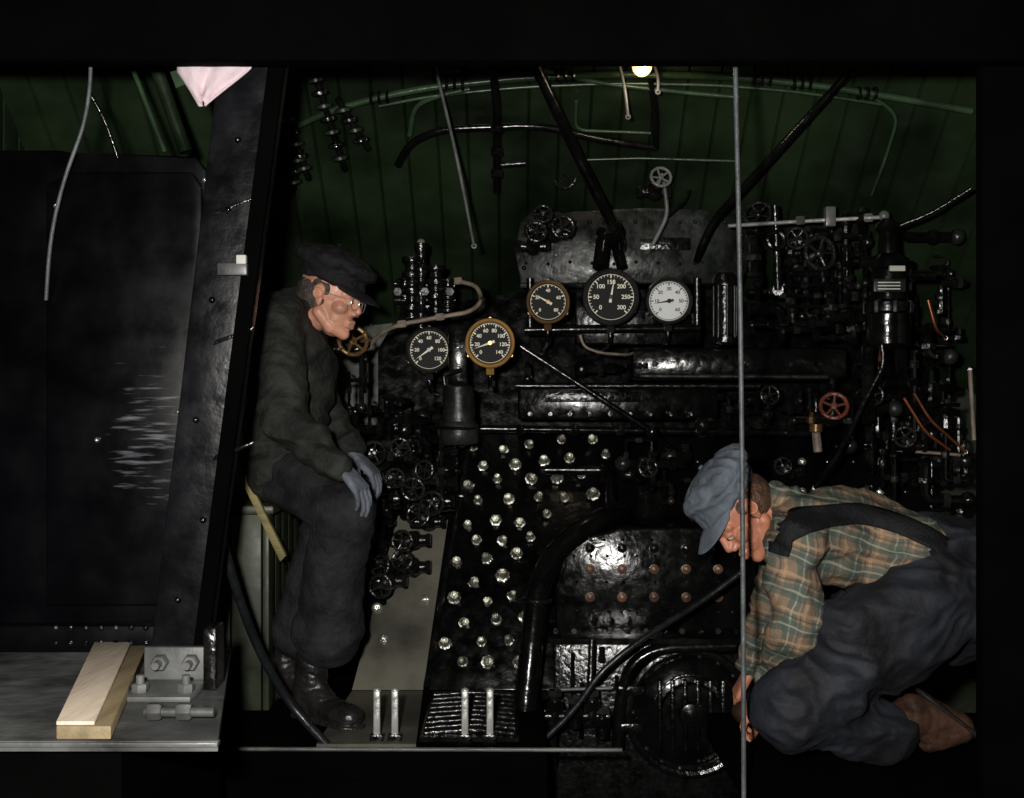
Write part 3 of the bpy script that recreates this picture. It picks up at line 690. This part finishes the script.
def head(par,c,R,sk,hair,cap,neck_to,glasses=False,k=1.0,captilt=0.0,puff=1.0):
    T=lambda x,y,z: Vector(c)+R@(Vector((x,y,z))*k)
    q=lambda *a: tuple(v*k for v in a)
    pr=[[(T(-.012,0,.028),q(.095,.074,.088),R)],[(T(.03,0,-.04),q(.054,.054,.075),R)],
        [(T(-.012,0,.02),q(.075,.07,.06),R),(T(.02,0,-.055),q(.05,.052,.045),R)],
        [(T(.068,0,-.098),.019*k),(T(.03,.03,-.082),.022*k),(T(.03,-.03,-.082),.022*k)]]
    for s in (-1,1):
        pr+=[[(T(-.005,s*.05,-.05),.02*k),(T(.035,s*.03,-.09),.018*k)],[(T(.052,s*.038,-.025),q(.026,.024,.022),R)],
             [(T(.077,s*.012,.02),.011*k),(T(.062,s*.045,.018),.012*k)],
             [(T(.092,s*.010,-.034),.008*k),(T(.084,s*.011,-.032),.009*k)],
             [(T(.071,s*.031,.002),q(.013,.016,.011),R)],
             [(T(.083,s*.019,-.062),.0065*k),(T(.091,0,-.059),.0075*k)],[(T(.081,s*.017,-.073),.0065*k),(T(.089,0,-.074),.008*k)],
             [(T(-.008,s*.077,.012),q(.019,.007,.018),R),(T(-.002,s*.073,-.025),q(.009,.006,.01),R)]]
    pr+=[[(T(.082,0,.012),.009*k),(T(.100,0,-.024),.0095*k),(T(.087,0,-.032),.011*k)]]
    pr+=[[(T(-.025,0,-.05),.055*k),(Vector(neck_to),.06*k)]]
    meld('head',pr,0.0035,3,[sk],par)
    b=B()
    for s in (-1,1):
        b.sphere(T(.076,s*.031,0.0),.0115*k,eyew,R,12); b.sphere(T(.0835,s*.031,-.001),.006*k,iris,R,10)
        b.sphere(T(.0735,s*.031,.0035),q(.0135,.015,.0115),sk,R,14)
        b.tube([T(.086,s*.012,.021),T(.084,s*.03,.027),T(.066,s*.05,.021)],.0035*k,hair,0.01,6)
        b.torus(T(-.006,s*.083,.002),R@Vector((0,1,.1)),.014*k,.0035*k,sk,16,6)
    b.tube([T(.084,-.019,-.067),T(.093,0,-.0665),T(.084,.019,-.067)],.0032*k,lip,0.01,6)
    b.done('face_features',par)
    hp=[[(T(-.032,0,.005),q(.083,.0765,.075),R)],[(T(-.06,0,-.045),q(.035,.05,.03),R)]]
    for s in (-1,1): hp.append([(T(.012,s*.066,.02),q(.012,.008,.02),R),(T(-.02,s*.068,.02),q(.02,.009,.03),R)])
    meld('hair',hp,0.004,3,[hair],par,fold=0.0015,fscale=60)
    RT=R@Matrix.Rotation(captilt,3,'Y')
    U=lambda x,y,z: Vector(c)+RT@(Vector((x,y,z))*k)
    band=[[(U(-.01,0,.05),q(.104,.086,.02),RT),(U(-.014,0,.085),q(.102,.086,.02),RT)]]
    crown=[[(U(-.02-.01*puff,0,.105),q(.112+.012*puff,.094+.012*puff,.035+.01*puff),RT)],[(U(-.03,0,.08),q(.102,.094,.03),RT)]]
    if puff>1.2: crown.append([(U(.045,0,.10),q(.07,.085,.03),RT)])
    meld('cap',band+crown,0.005,4,[cap],par,fold=0.006,fscale=22)
    b=B(); n=18; rs=[]
    for j in range(n+1):
        t=-1.15+2.3*j/n; ci=(math.cos(t),math.sin(t)); e=max(0,math.cos(t*1.25))**.6
        pin=U(-.01+.098*ci[0],.083*ci[1],.045); po=U(-.01+.098*ci[0]+.07*e,.083*ci[1]*1.02+0.0,.045-.02*e-.018*abs(ci[1])*e)
        pm=(pin+po)/2+RT@Vector((0,0,.004))
        up=RT@Vector((0,0,.0035)); rs.append([pin+up,pm+up,po+up*.6,po-up*.6,pm-up,pin-up])
    b.rings(rs,b.mi(cap)); b.sphere(U(-.03,0,.147+.012*puff),(.009,.009,.005),cap,RT,10); b.done('cap_visor',par)
    if glasses:
        b=B()
        for s in (-1,1):
            b.torus(T(.097,s*.033,-.002),R@Vector((1,s*.2,0)),.021*k,.0014,glass,28,6)
            b.tube([T(.094,s*.055,.004),T(.06,s*.072,.006),T(-.005,s*.08,.008),T(-.02,s*.08,-.008)],.0014,glass,0.01,6)
        b.tube([T(.1,-.01,.002),T(.106,0,.006),T(.1,.01,.002)],.0014,glass,0.01,6); b.done('spectacles',par)
def hand(par,w,R,mat,curl,side=1,name='hand'):
    T=lambda x,y,z: Vector(w)+R@Vector((x,y*side,z))
    pr=[[(T(-.03,0,0),(.02,.026,.02),R),(T(.01,0,0),(.02,.028,.017),R)],
        [(T(.01,.018,0),.014),(T(.01,-.018,0),.014),(T(.085,.032,0),.0115),(T(.08,-.032,0),.0105),(T(.045,0,-.004),.018)]]
    for y,l,bx in ((.032,.072,.086),(.011,.082,.090),(-.011,.076,.088),(-.031,.06,.080)):
        p=Vector((bx,y,0)); a=0.15; rr=.0092
        for seg,fr in enumerate((.45,.31,.24)):
            a+=curl*(0.7 if seg==0 else 1.0); d=Vector((math.cos(a),y*.9*(1-seg*.3),-math.sin(a))).normalized(); q=p+d*l*fr
            pr.append([(T(*p),rr),(T(*q),rr*.9)]); p=q; rr*=.9
    p=Vector((.022,.024,-.006)); q=Vector((.05,.055,-.018)); s=Vector((.078,.062,-.03)); e=Vector((.1,.06,-.038))
    pr+=[[(T(*p),.014),(T(*q),.0115)],[(T(*q),.0112),(T(*s),.0098)],[(T(*s),.0098),(T(*e),.0085)]]
    meld(name,pr,0.0028,2,[mat],par)
def person(name,loc):
    e=bpy.data.objects.new(name,None); e.location=loc; e.empty_display_size=0.1; bpy.context.scene.collection.objects.link(e); return e

# ---- worker seated at left
p1=person('railroad_worker',S(285,460,3.85))
jk=[[(S(284,448,3.76),.125),(S(284,448,3.93),.125),(S(287,405,3.84),.14)],
    [(S(287,405,3.84),.14),(S(287,352,3.77),.125),(S(292,350,3.95),.12),(S(300,375,3.85),.125)],
    [(S(280,320,3.72),.085),(S(296,318,4.0),.085),(S(287,352,3.77),.12),(S(290,352,3.95),.12),(S(275,326,3.85),.1)],
    [(S(277,322,3.68),.082),(S(284,422,3.53),.07)],[(S(284,422,3.53),.07),(S(338,463,3.46),.052)],
    [(S(297,320,4.03),.075),(S(325,410,4.03),.06)],[(S(325,410,4.03),.06),(S(352,452,3.92),.047)],
    [(S(300,306,3.84),.065),(S(288,320,3.84),.09)],[(S(306,303,3.84),(.075,.075,.022)),(S(300,312,3.84),.07)],
    [(S(281,462,3.76),.13),(S(281,462,3.93),.125),(S(302,462,3.76),.12)]]
meld('jacket',jk,0.008,4,[jacket],p1,fold=0.015,fscale=8)
tr=[[(S(283,462,3.78),.125),(S(283,462,3.93),.125),(S(285,445,3.85),.12)],
    [(S(285,468,3.78),.12),(S(345,513,3.52),.092)],[(S(345,513,3.52),.092),(S(335,560,3.57),.092)],[(S(335,560,3.57),.092),(S(328,634,3.62),.102)],
    [(S(285,468,3.93),.118),(S(335,508,3.78),.088)],[(S(335,508,3.78),.088),(S(302,632,3.86),.097)],
    [(S(328,620,3.62),(.108,.1,.03)),(S(328,636,3.62),(.109,.103,.03))],[(S(302,620,3.86),(.1,.095,.03)),(S(302,634,3.86),(.102,.097,.03))]]
meld('trousers',tr,0.008,4,[trous],p1,fold=0.012,fscale=6)
for nm,A in (('boot_1',S(312,688,3.63)),('boot_2',S(285,676,3.9))):
    z=lambda d: Vector((A.x+d[0],A.y+d[1],d[2]))
    meld(nm,[[(z((0,0,.2)),.05),(z((0,0,.1)),.048),(z((-.02,.01,.05)),.042)],[(z((-.02,.015,.042)),(.045,.042,.041)),(z((.06,-.05,.045)),(.045,.042,.043)),(z((.0,0,.1)),.045)],
      [(z((.06,-.05,.045)),(.046,.043,.043)),(z((.13,-.11,.04)),(.045,.043,.038))],[(z((-.025,.02,.014)),(.048,.045,.013)),(z((.13,-.11,.014)),(.052,.05,.013)),(z((.06,-.05,.014)),(.05,.05,.013))]],0.005,2,[bootk],p1,fold=0.003,fscale=25)
R1=frame3((0.92,-0.26,-0.22),(0.24,0,0.96))
head(p1,S(331,298,3.82),R1,skin,hairg,capk,S(299,318,3.85),glasses=True,k=1.07,captilt=0.1,puff=1.3)
hand(p1,S(343,467,3.452),frame3((0.62,-0.1,-0.75),(0.72,-0.35,0.6)),glove,0.35,1,'glove_1')
hand(p1,S(357,456,3.91),frame3((0.7,-0.2,-0.68),(0.6,-0.2,0.7)),glove,0.4,-1,'glove_2')

# ---- worker kneeling at right
p2=person('railroad_worker',S(925,600,3.3))
sh=[[(S(805,542,3.2),.12),(S(805,535,3.42),.12),(S(860,538,3.3),.135),(S(830,532,3.3),.13)],
    [(S(860,538,3.3),.135),(S(905,566,3.3),.15),(S(905,560,3.22),.13)],
    [(S(905,566,3.3),.14),(S(930,595,3.3),.14)],
    [(S(798,540,3.13),.085),(S(793,528,3.47),.085),(S(812,535,3.3),.12)],
    [(S(795,545,3.11),.085),(S(796,628,3.1),.074)],[(S(796,628,3.1),.072),(S(772,690,3.32),.052)],
    [(S(793,532,3.49),.078),(S(772,610,3.6),.062)],[(S(772,610,3.6),.062),(S(752,665,3.68),.045)],
    [(S(778,512,3.3),.065),(S(795,520,3.3),.09)],[(S(774,506,3.3),(.03,.08,.07)),(S(782,510,3.3),(.03,.08,.075))]]
shirt=meld('plaid_shirt',sh,0.008,4,[plaidm],p2,fold=0.015,fscale=9)
ribbon('overall_strap_1',shirt,[S(772,552,3.12),S(776,532,3.12),S(800,518,3.12),S(860,514,3.13),S(905,526,3.14),S(940,545,3.15),S(965,575,3.15)],0.026,strapm,p2)
ov=[[(S(925,590,3.2),.15),(S(925,585,3.42),.145),(S(945,570,3.3),.14),(S(945,610,3.3),.15)],
    [(S(915,618,3.17),.138),(S(792,708,3.06),.1)],[(S(789,712,3.08),.1),(S(888,732,3.17),.082)],
    [(S(915,600,3.43),.135),(S(795,652,3.5),.095)],[(S(795,652,3.5),.095),(S(800,690,3.56),.08)],
    [(S(920,600,3.12),.1),(S(850,635,3.1),.11)],[(S(965,556,3.35),.11),(S(935,560,3.3),.13)],[(S(955,545,3.22),.09),(S(940,600,3.14),.1),(S(975,600,3.2),.12)]]
meld('overalls',ov,0.008,4,[overall],p2,fold=0.019,fscale=8)
bt=[[(S(885,728,3.17),.058),(S(912,718,3.19),.056)],[(S(912,712,3.19),(.052,.046,.05)),(S(925,722,3.2),(.055,.047,.06))],[(S(925,712,3.2),(.045,.045,.045)),(S(958,728,3.22),(.043,.047,.043)),(S(930,740,3.2),.035)]]
meld('boot_1',bt,0.005,3,[bootb],p2,fold=0.002,fscale=25)
meld('boot_sole_1',[[(S(928,698,3.2),(.04,.044,.010),Matrix.Rotation(math.radians(38),3,'Y')),(S(975,734,3.22),(.03,.047,.010),Matrix.Rotation(math.radians(38),3,'Y'))]],0.004,2,[solem],p2)
meld('boot_2',[[(S(800,690,3.56)+Vector((0,0,-.02)),.055),(S(800,700,3.58),.045)],[(Vector((S(800,700,3.6).x,3.6,.045)),.044),(Vector((S(800,700,3.6).x-.17,3.58,.038)),(.045,.045,.037))]],0.006,2,[bootb],p2)
R2=frame3((-0.54,-0.24,-0.80),(-0.84,-0.04,0.5))
head(p2,S(740,513,3.28),R2,skin2,hairb,capb,S(785,520,3.3),k=1.06,captilt=-0.08,puff=0.8)
hand(p2,S(766,697,3.35),frame3((-0.5,0.4,-0.6),(-0.8,0,0.5)),skin2,0.5,1,'hand_1')
hand(p2,S(749,672,3.69),frame3((-0.4,0.2,-0.85),(-0.85,0,0.4)),skin2,0.5,-1,'hand_2')

# ------------------------------------------------------------------ light, world, camera
l=bpy.data.lights.new('flash_bulb','POINT'); l.energy=410; l.shadow_soft_size=0.05; l.color=(1,0.97,0.92)
o=bpy.data.objects.new('flash_bulb',l); o.location=(-0.18,0.05,1.14); bpy.context.scene.collection.objects.link(o)
l=bpy.data.lights.new('bulb_glow','POINT'); l.energy=1.0; l.shadow_soft_size=0.03; l.color=(1,0.8,0.55)
o=bpy.data.objects.new('bulb_glow',l); o.location=S(642,66,3.9)+Vector((0,-0.06,-0.05)); bpy.context.scene.collection.objects.link(o)
w=bpy.data.worlds.new('World'); bpy.context.scene.world=w; w.use_nodes=True; w.node_tree.nodes['Background'].inputs[0].default_value=(0.5,0.7,0.6,1); w.node_tree.nodes['Background'].inputs[1].default_value=0.004
cam=bpy.data.cameras.new('camera'); co=bpy.data.objects.new('camera',cam); bpy.context.scene.collection.objects.link(co)
co.location=(0,0,1.0); co.rotation_euler=(math.pi/2,0,0); cam.sensor_width=36; cam.lens=36*F/1024; bpy.context.scene.camera=co
vs=bpy.context.scene.view_settings; vs.view_transform='Standard'; vs.look='None'; vs.exposure=0.0
